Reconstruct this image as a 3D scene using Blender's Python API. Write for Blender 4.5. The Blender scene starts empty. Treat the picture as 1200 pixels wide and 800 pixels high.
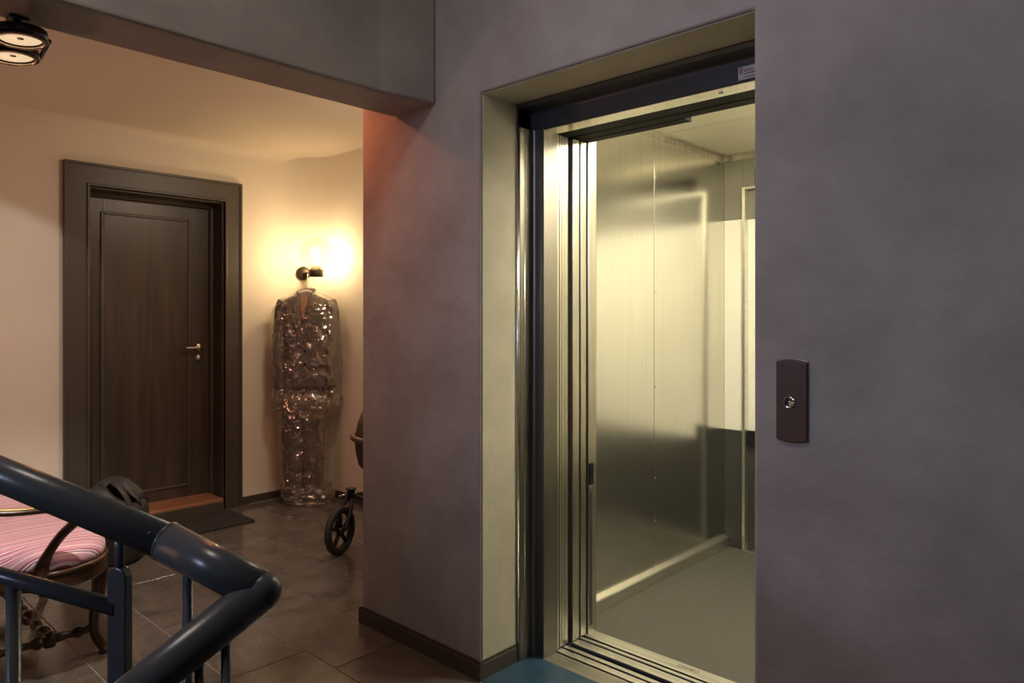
import bpy, bmesh, math, random
from mathutils import Vector, Matrix, noise
random.seed(7)
PI = math.pi
scene = bpy.context.scene
COL = scene.collection

# ------------------------------------------------------------------ camera, world, lights, exposure
# axes: x runs along the lift wall (to the right), y runs into the lift, z up; lift-wall corner at the origin
cam_d = bpy.data.cameras.new('camera')
cam_d.sensor_width = 36.0
cam_d.lens = 36.0 * 840 / 1200
cam_d.shift_y = -28 / 1200
cam_d.clip_start = 0.02
cam = bpy.data.objects.new('camera', cam_d)
cam.location = (1.8294, -1.7883, 1.29)
cam.rotation_euler = (PI / 2, 0, math.radians(43.07))
COL.objects.link(cam)
scene.camera = cam
vs = scene.view_settings
vs.view_transform = 'Standard'
vs.look = 'None'
vs.exposure = 0.0
vs.gamma = 1.0
vs.use_curve_mapping = False

world = bpy.data.worlds.new('world')
scene.world = world
world.use_nodes = True
world.node_tree.nodes['Background'].inputs[0].default_value = (0.35, 0.42, 0.5, 1)
world.node_tree.nodes['Background'].inputs[1].default_value = 0.035


def light(name, kind, loc, target, energy, color, size=0.1, size_y=None, spot=None, blend=0.5):
    d = bpy.data.lights.new(name, kind)
    d.energy = energy
    d.color = color
    if kind == 'AREA':
        d.size = size
        if size_y:
            d.shape = 'RECTANGLE'
            d.size_y = size_y
    else:
        d.shadow_soft_size = size
    if kind == 'SPOT':
        d.spot_size = math.radians(spot)
        d.spot_blend = blend
    o = bpy.data.objects.new(name, d)
    o.location = loc
    o.rotation_euler = (Vector(target) - Vector(loc)).to_track_quat('-Z', 'Y').to_euler()
    COL.objects.link(o)
    return o


# daylight from the stair window, the stair ceiling lamp, and unseen fills added in the hall
light('stair_window_light', 'SPOT', (0.6, -4.4, 2.3), (0.9, 0.0, 1.5), 165, (0.58, 0.68, 1.0), 0.3, spot=44, blend=1.0)
light('stair_ceiling_light', 'AREA', (0.7, -1.6, 3.15), (0.5, -0.8, 1.0), 14.5, (1.0, 0.86, 0.77), 0.5, 0.5)
light('pier_red_fill', 'SPOT', (-1.0, -0.26, 2.40), (-0.8, -0.1, 0.0), 22, (1.0, 0.26, 0.11), 0.04, spot=150, blend=0.8)  # added unseen fill that reddens the end of the pier
light('hall_red_fill', 'AREA', (-2.2, -2.6, 1.0), (-0.8, -0.6, 1.6), 9, (1.0, 0.45, 0.30), 0.3, 0.3)  # added off-frame fill, red bounce for pier and soffit
light('hall_warm_fill', 'AREA', (-1.25, 0.52, 2.44), (-1.9, 0.3, 0.0), 19, (1.0, 0.80, 0.58), 0.3, 0.3)  # added unseen fill to brighten the hall

# ------------------------------------------------------------------ helpers
ORG = {}


def setlab(o, label=None, cat=None, group=None, kind=None):
    if label: o['label'] = label
    if cat: o['category'] = cat
    if group: o['group'] = group
    if kind: o['kind'] = kind
    return o


def thing(name, loc, label, cat, group=None):
    o = bpy.data.objects.new(name, None)
    o.empty_display_size = 0.1
    o.location = loc
    COL.objects.link(o)
    ORG[o] = Vector(loc)
    return setlab(o, label, cat, group)


def link(name, me, mat, parent=None, org=None, smooth=False, bevel=0, seg=2, solid=0, subd=0):
    base = ORG[parent] if parent is not None else Vector(org or (0, 0, 0))
    me.transform(Matrix.Translation(-base))
    if mat and not me.materials: me.materials.append(mat)
    if smooth:
        for p in me.polygons: p.use_smooth = True
    o = bpy.data.objects.new(name, me)
    COL.objects.link(o)
    ORG[o] = base.copy()
    if parent is not None:
        o.parent = parent
    else:
        o.location = base
    if solid:
        m = o.modifiers.new('solid', 'SOLIDIFY'); m.thickness = solid; m.offset = 0
    if subd:
        m = o.modifiers.new('subd', 'SUBSURF'); m.levels = subd; m.render_levels = subd
    if bevel:
        m = o.modifiers.new('bevel', 'BEVEL'); m.width = bevel; m.segments = seg; m.limit_method = 'ANGLE'
        m.angle_limit = math.radians(35)
    return o


def from_bm(name, bm, mat, parent=None, **k):
    bmesh.ops.recalc_face_normals(bm, faces=bm.faces)
    me = bpy.data.meshes.new(name)
    bm.to_mesh(me); bm.free()
    return link(name, me, mat, parent, **k)


def bm_box(bm, x0, x1, y0, y1, z0, z1):
    v = [bm.verts.new((x, y, z)) for z in (z0, z1) for x, y in ((x0, y0), (x1, y0), (x1, y1), (x0, y1))]
    for f in ((3, 2, 1, 0), (4, 5, 6, 7), (0, 1, 5, 4), (1, 2, 6, 5), (2, 3, 7, 6), (3, 0, 4, 7)):
        bm.faces.new([v[i] for i in f])
    return v


def box(name, b, mat, parent=None, bevel=0.002, **k):
    bm = bmesh.new(); bm_box(bm, *b)
    return from_bm(name, bm, mat, parent, bevel=bevel, **k)


def prism(name, pts, axis, a0, a1, mat, parent=None, **k):
    """polygon pts in the plane normal to axis, extruded from a0 to a1"""
    def P(p, a):
        return {'z': (p[0], p[1], a), 'y': (p[0], a, p[1]), 'x': (a, p[0], p[1])}[axis]
    bm = bmesh.new()
    lo = [bm.verts.new(P(p, a0)) for p in pts]
    hi = [bm.verts.new(P(p, a1)) for p in pts]
    bm.faces.new(lo); bm.faces.new(hi[::-1])
    n = len(pts)
    for i in range(n):
        bm.faces.new((lo[i], lo[(i + 1) % n], hi[(i + 1) % n], hi[i]))
    return from_bm(name, bm, mat, parent, **k)


def frame_axes(d, up=Vector((0, 0, 1))):
    d = d.normalized()
    if abs(d.dot(up)) > 0.97: up = Vector((1, 0, 0))
    s = d.cross(up).normalized()
    return s, s.cross(d).normalized()


def bm_tube(bm, path, rad, seg=14, squash=1.0, caps=True):
    path = [Vector(p) for p in path]
    n = len(path)
    if not isinstance(rad, (list, tuple)): rad = [rad] * n
    rings = []
    s = u = None
    for i, p in enumerate(path):
        d = (path[min(i + 1, n - 1)] - path[max(i - 1, 0)]).normalized()
        if s is None:
            s, u = frame_axes(d)
        else:
            s = (s - d * s.dot(d)).normalized(); u = s.cross(d).normalized()
        rings.append([bm.verts.new(p + (s * math.cos(a) + u * math.sin(a) * squash) * rad[i])
                      for a in (2 * PI * k / seg for k in range(seg))])
    for a, b in zip(rings, rings[1:]):
        for k in range(seg):
            bm.faces.new((a[k], a[(k + 1) % seg], b[(k + 1) % seg], b[k]))
    if caps:
        bm.faces.new(rings[0]); bm.faces.new(rings[-1][::-1])


def tube(name, path, rad, mat, parent=None, seg=14, squash=1.0, **k):
    bm = bmesh.new(); bm_tube(bm, path, rad, seg, squash)
    k.setdefault('smooth', True)
    return from_bm(name, bm, mat, parent, **k)


def smooth_path(pts, n=6):
    pts = [Vector(p) for p in pts]
    q = [pts[0]] + pts + [pts[-1]]
    out = []
    for i in range(1, len(q) - 2):
        p0, p1, p2, p3 = q[i - 1:i + 3]
        for k in range(n):
            t = k / n
            out.append(0.5 * ((2 * p1) + (p2 - p0) * t + (2 * p0 - 5 * p1 + 4 * p2 - p3) * t * t
                              + (3 * p1 - p0 - 3 * p2 + p3) * t ** 3))
    out.append(pts[-1])
    return out


def lathe(name, prof, loc, axis, mat, parent=None, seg=24, **k):
    """prof: (radius, height) along axis from loc"""
    axis = Vector(axis).normalized(); s, u = frame_axes(axis); loc = Vector(loc)
    bm = bmesh.new(); rings = []
    for r, h in prof:
        if r < 1e-6:
            rings.append([bm.verts.new(loc + axis * h)])
        else:
            rings.append([bm.verts.new(loc + axis * h + (s * math.cos(a) + u * math.sin(a)) * r)
                          for a in (2 * PI * j / seg for j in range(seg))])
    for a, b in zip(rings, rings[1:]):
        for j in range(seg):
            j2 = (j + 1) % seg
            if len(a) == 1 and len(b) == 1: continue
            if len(a) == 1: bm.faces.new((a[0], b[j2], b[j]))
            elif len(b) == 1: bm.faces.new((a[j], a[j2], b[0]))
            else: bm.faces.new((a[j], a[j2], b[j2], b[j]))
    if len(rings[0]) > 1 and prof[0] != prof[-1]: bm.faces.new(rings[0])
    if len(rings[-1]) > 1 and prof[0] != prof[-1]: bm.faces.new(rings[-1][::-1])
    k.setdefault('smooth', True)
    return from_bm(name, bm, mat, parent, **k)


def loft(name, rings, mat, parent=None, cap=True, closed=True, **k):
    bm = bmesh.new()
    R = [[bm.verts.new(p) for p in ring] for ring in rings]
    n = len(R[0])
    for a, b in zip(R, R[1:]):
        for j in range(n if closed else n - 1):
            bm.faces.new((a[j], a[(j + 1) % n], b[(j + 1) % n], b[j]))
    if cap:
        bm.faces.new(R[0]); bm.faces.new(R[-1][::-1])
    k.setdefault('smooth', True)
    return from_bm(name, bm, mat, parent, **k)


def pieces(name, me, locs, parent, rots=None):
    """alike small parts sharing mesh data"""
    for i, l in enumerate(locs):
        o = bpy.data.objects.new(name, me); COL.objects.link(o)
        o.location = Vector(l) - ORG[parent]
        if rots: o.rotation_euler = rots[i]
        o.parent = parent
        ORG[o] = ORG[parent].copy()


def text_mesh(name, body, size, mat, parent, loc, rot, extrude=0.0003, align='LEFT'):
    c = bpy.data.curves.new(name, 'FONT'); c.body = body; c.size = size; c.extrude = extrude; c.align_x = align
    t = bpy.data.objects.new('tmp', c); COL.objects.link(t)
    dg = bpy.context.evaluated_depsgraph_get()
    me = bpy.data.meshes.new_from_object(t.evaluated_get(dg))
    bpy.data.objects.remove(t)
    me.transform(Matrix.Translation(loc) @ rot.to_4x4())
    me.materials.clear()
    return link(name, me, mat, parent)


# ------------------------------------------------------------------ materials
def nodes(name):
    m = bpy.data.materials.new(name); m.use_nodes = True
    nt = m.node_tree
    return m, nt, nt.nodes['Principled BSDF']


def material(name, col, rough=0.5, metal=0.0, col2=None, nscale=4.0, ndetail=6, bump=0.0, bscale=60.0, spec=0.5,
             stretch=None, coat=0.0, lo=0.35, hi=0.65, rough2=None):
    m, nt, p = nodes(name)
    p.inputs['Base Color'].default_value = (*col, 1)
    p.inputs['Roughness'].default_value = rough
    p.inputs['Metallic'].default_value = metal
    p.inputs['Specular IOR Level'].default_value = spec
    p.inputs['Coat Weight'].default_value = coat
    tc = nt.nodes.new('ShaderNodeTexCoord')
    src = tc.outputs['Object']
    if stretch:
        mp = nt.nodes.new('ShaderNodeMapping'); mp.inputs['Scale'].default_value = stretch
        nt.links.new(src, mp.inputs['Vector']); src = mp.outputs[0]
    if col2:
        n = nt.nodes.new('ShaderNodeTexNoise'); n.inputs['Scale'].default_value = nscale
        n.inputs['Detail'].default_value = ndetail; n.inputs['Roughness'].default_value = 0.6
        nt.links.new(src, n.inputs['Vector'])
        r = nt.nodes.new('ShaderNodeValToRGB')
        r.color_ramp.elements[0].position = lo; r.color_ramp.elements[0].color = (*col, 1)
        r.color_ramp.elements[1].position = hi; r.color_ramp.elements[1].color = (*col2, 1)
        nt.links.new(n.outputs['Fac'], r.inputs['Fac']); nt.links.new(r.outputs[0], p.inputs['Base Color'])
        if rough2 is not None:
            mr = nt.nodes.new('ShaderNodeMapRange'); mr.inputs['To Min'].default_value = rough
            mr.inputs['To Max'].default_value = rough2; mr.inputs['From Min'].default_value = lo
            mr.inputs['From Max'].default_value = hi
            nt.links.new(n.outputs['Fac'], mr.inputs['Value']); nt.links.new(mr.outputs[0], p.inputs['Roughness'])
    if bump:
        n2 = nt.nodes.new('ShaderNodeTexNoise'); n2.inputs['Scale'].default_value = bscale
        n2.inputs['Detail'].default_value = 5
        nt.links.new(src, n2.inputs['Vector'])
        b = nt.nodes.new('ShaderNodeBump'); b.inputs['Strength'].default_value = bump
        b.inputs['Distance'].default_value = 0.01
        nt.links.new(n2.outputs['Fac'], b.inputs['Height']); nt.links.new(b.outputs[0], p.inputs['Normal'])
    return m


def brushed(name, col, rough, aniso=0.0, streak=(60, 60, 1.2), amt=0.12, rot=0.25):
    m, nt, p = nodes(name)
    p.inputs['Metallic'].default_value = 1
    p.inputs['Roughness'].default_value = rough
    p.inputs['Anisotropic'].default_value = aniso
    tc = nt.nodes.new('ShaderNodeTexCoord')
    mp = nt.nodes.new('ShaderNodeMapping'); mp.inputs['Scale'].default_value = streak
    n = nt.nodes.new('ShaderNodeTexNoise'); n.inputs['Scale'].default_value = 1.0; n.inputs['Detail'].default_value = 6
    nt.links.new(tc.outputs['Object'], mp.inputs[0]); nt.links.new(mp.outputs[0], n.inputs['Vector'])
    r = nt.nodes.new('ShaderNodeValToRGB')
    r.color_ramp.elements[0].color = (*[c * (1 - amt) for c in col], 1)
    r.color_ramp.elements[1].color = (*[min(1, c * (1 + amt)) for c in col], 1)
    r.color_ramp.elements[0].position = 0.3; r.color_ramp.elements[1].position = 0.7
    nt.links.new(n.outputs['Fac'], r.inputs[0]); nt.links.new(r.outputs[0], p.inputs['Base Color'])
    if aniso:
        t = nt.nodes.new('ShaderNodeTangent'); t.direction_type = 'RADIAL'; t.axis = 'Z'
        nt.links.new(t.outputs[0], p.inputs['Tangent'])
        p.inputs['Anisotropic Rotation'].default_value = rot
    return m


def emit(name, col, strength):
    m, nt, p = nodes(name)
    p.inputs['Base Color'].default_value = (*col, 1)
    p.inputs['Emission Color'].default_value = (*col, 1)
    p.inputs['Emission Strength'].default_value = strength
    return m


def film(name, tint, gloss_rough, base=0.05, edge=0.35, haze=0.0, haze_col=(1, 1, 1), bump=0.0, bscale=30, power=3.0):
    """thin clear sheet: lets light through, keeps a shine that grows towards grazing angles, with a little haze"""
    m = bpy.data.materials.new(name); m.use_nodes = True
    nt = m.node_tree; nt.nodes.clear()
    out = nt.nodes.new('ShaderNodeOutputMaterial')
    tr = nt.nodes.new('ShaderNodeBsdfTransparent'); tr.inputs[0].default_value = (*tint, 1)
    gl = nt.nodes.new('ShaderNodeBsdfGlossy'); gl.inputs['Roughness'].default_value = gloss_rough
    lw = nt.nodes.new('ShaderNodeLayerWeight'); lw.inputs[0].default_value = 0.5
    pw = nt.nodes.new('ShaderNodeMath'); pw.operation = 'POWER'; pw.inputs[1].default_value = power
    ma = nt.nodes.new('ShaderNodeMath'); ma.operation = 'MULTIPLY_ADD'; ma.inputs[1].default_value = edge; ma.inputs[2].default_value = base
    mx = nt.nodes.new('ShaderNodeMixShader')
    nt.links.new(lw.outputs['Facing'], pw.inputs[0]); nt.links.new(pw.outputs[0], ma.inputs[0]); nt.links.new(ma.outputs[0], mx.inputs[0])
    src = tr
    if haze:
        df = nt.nodes.new('ShaderNodeBsdfDiffuse'); df.inputs[0].default_value = (*haze_col, 1)
        tl = nt.nodes.new('ShaderNodeBsdfTranslucent'); tl.inputs[0].default_value = (*haze_col, 1)
        m1 = nt.nodes.new('ShaderNodeMixShader'); m1.inputs[0].default_value = 0.5
        nt.links.new(df.outputs[0], m1.inputs[1]); nt.links.new(tl.outputs[0], m1.inputs[2])
        m2 = nt.nodes.new('ShaderNodeMixShader'); m2.inputs[0].default_value = haze
        nt.links.new(tr.outputs[0], m2.inputs[1]); nt.links.new(m1.outputs[0], m2.inputs[2])
        src = m2
    nt.links.new(src.outputs[0], mx.inputs[1]); nt.links.new(gl.outputs[0], mx.inputs[2])
    nt.links.new(mx.outputs[0], out.inputs[0])
    if bump:
        tc = nt.nodes.new('ShaderNodeTexCoord')
        n = nt.nodes.new('ShaderNodeTexNoise'); n.inputs['Scale'].default_value = bscale; n.inputs['Detail'].default_value = 3
        n.noise_type = 'RIDGED_MULTIFRACTAL'
        b = nt.nodes.new('ShaderNodeBump'); b.inputs['Strength'].default_value = bump; b.inputs['Distance'].default_value = 0.02
        nt.links.new(tc.outputs['Object'], n.inputs['Vector']); nt.links.new(n.outputs['Fac'], b.inputs['Height'])
        nt.links.new(b.outputs[0], gl.inputs['Normal'])
    return m


M = {}
M['plaster'] = material('lime_plaster', (0.25, 0.224, 0.204), 0.75, col2=(0.42, 0.385, 0.36), nscale=2.6, ndetail=9, bump=0.3, bscale=18, lo=0.28, hi=0.72)
M['hall'] = material('hall_paint', (0.70, 0.62, 0.52), 0.7, col2=(0.74, 0.66, 0.555), nscale=1.5, bump=0.05, bscale=40)
M['ceil'] = material('ceiling_paint', (0.70, 0.62, 0.53), 0.8, col2=(0.74, 0.66, 0.56), nscale=1.2, bump=0.04, bscale=30)
M['grout'] = material('grout', (0.42, 0.38, 0.33), 0.8, bump=0.1)
M['blue_floor'] = material('blue_strip_floor', (0.022, 0.055, 0.090), 0.20, col2=(0.034, 0.072, 0.115), nscale=9, bump=0.04, bscale=30)
M['base'] = material('dark_baseboard', (0.05, 0.038, 0.03), 0.4, col2=(0.065, 0.05, 0.04), nscale=10)
M['door'] = material('dark_stained_door', (0.034, 0.023, 0.016), 0.34, col2=(0.060, 0.042, 0.030), nscale=2.5, bump=0.12, bscale=9, stretch=(8, 8, 0.7))
M['casing'] = material('dark_casing_paint', (0.055, 0.043, 0.033), 0.42, col2=(0.064, 0.05, 0.039), nscale=4, bump=0.03, bscale=20)
M['thresh'] = material('red_brown_threshold', (0.22, 0.085, 0.045), 0.4, col2=(0.30, 0.13, 0.07), nscale=4, stretch=(6, 1, 6), bump=0.05)
M['mat'] = material('doormat', (0.018, 0.014, 0.012), 0.95, col2=(0.03, 0.024, 0.02), nscale=120, bump=0.5, bscale=300)
M['steel'] = brushed('brushed_steel', (0.73, 0.71, 0.64), 0.20, 0.5, amt=0.05)
M['upper_dark'] = material('upper_dark_and_block', (0.15, 0.14, 0.11), 0.5, col2=(0.17, 0.16, 0.13), nscale=4)  # dark reflected band of the upper rear wall put into colour; also corner block
M['laminate'] = material('cream_laminate', (0.68, 0.655, 0.56), 0.4, col2=(0.71, 0.685, 0.59), nscale=3)  # tone added for the steel to mirror; rear strip has the reflection painted in
M['low_dark'] = material('low_dark_reflection', (0.034, 0.033, 0.027), 0.45, col2=(0.042, 0.04, 0.033), nscale=5)  # low dark band of reflections put into the colour of added panels
M['steel_edge'] = brushed('door_steel', (0.62, 0.58, 0.50), 0.30)
M['frame'] = brushed('lift_frame_steel', (0.23, 0.21, 0.19), 0.42, streak=(80, 80, 1.0), amt=0.04)
M['header'] = material('header_grey', (0.06, 0.057, 0.055), 0.4, metal=0.2, col2=(0.072, 0.068, 0.066), nscale=3)
M['gear'] = material('gear_black', (0.010, 0.009, 0.008), 0.75, spec=0.12)
M['alu'] = brushed('sill_aluminium', (0.62, 0.60, 0.54), 0.38, streak=(1.2, 60, 60), amt=0.15)
M['alu_lip'] = brushed('rail_aluminium', (0.75, 0.72, 0.62), 0.35, streak=(60, 1.2, 60), amt=0.08)
M['carfloor'] = material('car_vinyl', (0.062, 0.057, 0.048), 0.55, col2=(0.076, 0.07, 0.059), nscale=25, bump=0.05, bscale=120)
M['carceil'] = material('car_ceiling', (0.55, 0.52, 0.42), 0.35, metal=0.35, col2=(0.58, 0.55, 0.45), nscale=2)
M['screw'] = material('screw', (0.8, 0.78, 0.7), 0.25, metal=1)
M['mesh_black'] = material('light_curtain', (0.05, 0.047, 0.04), 0.4, col2=(0.12, 0.11, 0.09), nscale=1, stretch=(0, 0, 500))
M['glow'] = emit('lift_lamp_glow', (1.0, 0.93, 0.69), 70)
M['white_label'] = material('label_paper', (0.62, 0.58, 0.58), 0.5, col2=(0.58, 0.53, 0.52), nscale=12)
M['ink'] = material('ink', (0.02, 0.018, 0.018), 0.6)
M['red_ink'] = material('faded_red_ink', (0.42, 0.24, 0.2), 0.6)
M['panel'] = material('call_panel_bronze', (0.075, 0.041, 0.028), 0.45, col2=(0.088, 0.048, 0.033), nscale=3)
M['panel_lip'] = material('call_panel_lip', (0.35, 0.30, 0.29), 0.3, metal=0.8)
M['chrome'] = material('chrome', (0.8, 0.78, 0.76), 0.12, metal=1)
M['brass_lever'] = material('door_lever_nickel', (0.75, 0.68, 0.58), 0.2, metal=1)
M['rail'] = material('railing_paint', (0.080, 0.083, 0.085), 0.28, col2=(0.09, 0.093, 0.095), nscale=15, bump=0.03, bscale=60)
M['wood'] = material('polished_wood', (0.036, 0.017, 0.008), 0.28, col2=(0.068, 0.033, 0.016), nscale=5, stretch=(3, 3, 12), bump=0.04)
M['gilt'] = material('gilded_edge', (0.55, 0.36, 0.12), 0.35, metal=0.7, col2=(0.4, 0.24, 0.09), nscale=20)
M['bag'] = material('black_bag_fabric', (0.018, 0.017, 0.018), 0.6, col2=(0.032, 0.03, 0.03), nscale=9, bump=0.3, bscale=18)
M['bag_in'] = material('black_lining', (0.004, 0.004, 0.004), 0.8)
M['suit'] = material('charcoal_suit_cloth', (0.125, 0.099, 0.081), 0.6, col2=(0.17, 0.137, 0.115), nscale=6, bump=0.2, bscale=120)
M['shirt'] = material('salmon_lining', (0.45, 0.22, 0.14), 0.7)
M['hanger'] = material('white_hanger', (0.8, 0.74, 0.64), 0.4)
M['wire'] = material('hook_wire', (0.75, 0.7, 0.62), 0.25, metal=1)
M['plastic'] = film('clear_garment_film', (0.97, 0.95, 0.93), 0.09, 0.20, 0.30, 0.015, (0.9, 0.8, 0.7), bump=1.0, bscale=20)
M['plastic2'] = film('bunched_garment_film', (0.94, 0.90, 0.86), 0.13, 0.16, 0.35, 0.12, (0.9, 0.8, 0.7), bump=1.0, bscale=22)
M['globe'] = film('amber_globe_glass', (1.0, 0.93, 0.72), 0.04, 0.02, 0.12, 0.08, (1.0, 0.74, 0.36), power=4)
M['bulb'] = emit('bulb_glow', (1.0, 0.82, 0.58), 190)
M['lamp_metal'] = material('lamp_dark_bronze', (0.045, 0.03, 0.02), 0.4, metal=0.5)
M['spot_black'] = material('spot_black', (0.012, 0.009, 0.007), 0.4, metal=0.3)
M['spot_ring'] = material('spot_polished_ring', (0.75, 0.6, 0.42), 0.2, metal=1)
M['spot_glow'] = emit('spot_reflector_glow', (1.0, 0.74, 0.45), 0.8)
M['rubber'] = material('tyre_rubber', (0.014, 0.012, 0.011), 0.7, bump=0.1)
M['stroller'] = material('stroller_black', (0.012, 0.011, 0.011), 0.4)
M['pram'] = material('pram_brown_fabric', (0.055, 0.026, 0.015), 0.7, col2=(0.07, 0.034, 0.02), nscale=40, bump=0.15, bscale=200)
M['pram_rim'] = material('pram_rim', (0.10, 0.045, 0.03), 0.4)


def slate(name, a, b):
    m, nt, p = nodes(name)
    tc = nt.nodes.new('ShaderNodeTexCoord')
    oi = nt.nodes.new('ShaderNodeObjectInfo')
    ad = nt.nodes.new('ShaderNodeVectorMath'); ad.operation = 'MULTIPLY_ADD'
    ad.inputs[1].default_value = (1, 1, 1)
    sc = nt.nodes.new('ShaderNodeVectorMath'); sc.operation = 'SCALE'; sc.inputs['Scale'].default_value = 37.0
    cb = nt.nodes.new('ShaderNodeCombineXYZ')
    for i in range(3): nt.links.new(oi.outputs['Random'], cb.inputs[i])
    nt.links.new(cb.outputs[0], sc.inputs[0])
    nt.links.new(tc.outputs['Object'], ad.inputs[0]); nt.links.new(sc.outputs[0], ad.inputs[2])
    n = nt.nodes.new('ShaderNodeTexNoise'); n.inputs['Scale'].default_value = 4; n.inputs['Detail'].default_value = 8
    n.inputs['Distortion'].default_value = 1.2
    nt.links.new(ad.outputs[0], n.inputs['Vector'])
    r = nt.nodes.new('ShaderNodeValToRGB')
    r.color_ramp.elements[0].position = 0.3; r.color_ramp.elements[0].color = (*a, 1)
    r.color_ramp.elements[1].position = 0.72; r.color_ramp.elements[1].color = (*b, 1)
    nt.links.new(n.outputs['Fac'], r.inputs[0])
    # pale veins
    mp = nt.nodes.new('ShaderNodeMapping'); mp.inputs['Rotation'].default_value = (0, 0, 0.5); mp.inputs['Scale'].default_value = (2.2, 6, 1)
    nt.links.new(ad.outputs[0], mp.inputs[0])
    w = nt.nodes.new('ShaderNodeTexNoise'); w.inputs['Scale'].default_value = 1.6; w.inputs['Detail'].default_value = 3
    w.inputs['Distortion'].default_value = 0.8
    nt.links.new(mp.outputs[0], w.inputs['Vector'])
    r2 = nt.nodes.new('ShaderNodeValToRGB')
    e = r2.color_ramp.elements
    e[0].position = 0.488; e[0].color = (0, 0, 0, 1)
    e[1].position = 0.512; e[1].color = (0, 0, 0, 1)
    x = e.new(0.5); x.color = (0.14, 0.14, 0.14, 1)
    nt.links.new(w.outputs['Fac'], r2.inputs[0])
    mx = nt.nodes.new('ShaderNodeMix'); mx.data_type = 'RGBA'
    nt.links.new(r2.outputs[0], mx.inputs[0]); nt.links.new(r.outputs[0], mx.inputs[6])
    mx.inputs[7].default_value = (0.32, 0.29, 0.25, 1)
    nt.links.new(mx.outputs[2], p.inputs['Base Color'])
    p.inputs['Roughness'].default_value = 0.15
    bn = nt.nodes.new('ShaderNodeBump'); bn.inputs['Strength'].default_value = 0.06; bn.inputs['Distance'].default_value = 0.01
    n3 = nt.nodes.new('ShaderNodeTexNoise'); n3.inputs['Scale'].default_value = 14; n3.inputs['Detail'].default_value = 4
    nt.links.new(ad.outputs[0], n3.inputs['Vector'])
    nt.links.new(n3.outputs['Fac'], bn.inputs['Height']); nt.links.new(bn.outputs[0], p.inputs['Normal'])
    return m


M['slate'] = slate('slate_tile', (0.075, 0.062, 0.052), (0.125, 0.108, 0.092))


def stripes(name):
    m, nt, p = nodes(name)
    tc = nt.nodes.new('ShaderNodeTexCoord'); sp = nt.nodes.new('ShaderNodeSeparateXYZ')
    nt.links.new(tc.outputs['UV'], sp.inputs[0])
    mu = nt.nodes.new('ShaderNodeMath'); mu.operation = 'MULTIPLY'; mu.inputs[1].default_value = 6.5
    fr = nt.nodes.new('ShaderNodeMath'); fr.operation = 'FRACT'
    nt.links.new(sp.outputs[0], mu.inputs[0]); nt.links.new(mu.outputs[0], fr.inputs[0])
    r = nt.nodes.new('ShaderNodeValToRGB'); r.color_ramp.interpolation = 'CONSTANT'
    pink, pale, wine, navy, rose = (0.60, 0.32, 0.39), (0.78, 0.60, 0.65), (0.30, 0.03, 0.11), (0.06, 0.03, 0.07), (0.50, 0.19, 0.30)
    seq = [(0, pink), (.10, pale), (.14, pink), (.26, wine), (.30, pale), (.34, navy), (.37, pale), (.42, pink), (.55, rose),
           (.60, pale), (.66, wine), (.70, pink), (.78, pale), (.82, navy), (.84, pink), (.90, wine), (.93, pale), (.97, rose)]
    el = r.color_ramp.elements
    el[0].position = 0; el[0].color = (*seq[0][1], 1)
    el[1].position = seq[1][0]; el[1].color = (*seq[1][1], 1)
    for ps, c in seq[2:]:
        x = el.new(ps); x.color = (*c, 1)
    nt.links.new(fr.outputs[0], r.inputs[0]); nt.links.new(r.outputs[0], p.inputs['Base Color'])
    p.inputs['Roughness'].default_value = 0.55
    p.inputs['Sheen Weight'].default_value = 0.3
    return m


M['stripe'] = stripes('pink_striped_fabric')

# ------------------------------------------------------------------ the setting
floor = prism('floor', [(-3.15, -5.0), (3.4, -5.0), (3.4, 0.265), (-0.14, 0.265), (-0.14, 1.3), (-3.15, 1.3)], 'z', -0.12, -0.004, M['grout'])
setlab(floor, 'dark slate tiled floor of the stair hall', 'floor', kind='structure')
TW, TH, G = 0.610, 0.305, 0.0035
tbm = bmesh.new(); bm_box(tbm, -TW / 2 + G / 2, TW / 2 - G / 2, -TH / 2 + G / 2, TH / 2 - G / 2, -0.012, 0.0)
tile_me = bpy.data.meshes.new('floor_tile'); bmesh.ops.bevel(tbm, geom=[e for e in tbm.edges if all(v.co.z > -0.001 for v in e.verts)], offset=0.0015, segments=1, affect='EDGES')
tbm.to_mesh(tile_me); tbm.free(); tile_me.materials.append(M['slate'])
for row in range(-12, 4):
    yc = row * TH + TH / 2
    off = -0.71 + 0.2035 * (row + 1) * 1.0
    k0 = off % TW - 3.4
    x = k0
    while x < 2.6:
        xc = x + TW / 2
        ok = -3.1 < xc < 2.4 and yc > -3.4 and yc < 1.16
        if yc > 0 and xc > -0.45: ok = False
        if ok:
            o = bpy.data.objects.new('floor_tile', tile_me); COL.objects.link(o)
            o.location = (xc, yc, random.uniform(-0.0006, 0.0)); o.parent = floor
        x += TW
niche = box('floor_lift_threshold', (0.002, 1.017, 0.0, 0.27, -0.02, 0.0015), M['blue_floor'], bevel=0)  # separate strip, bluer than the tiles
setlab(niche, 'blue floor strip in front of the lift sill', 'floor', kind='structure')

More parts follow.
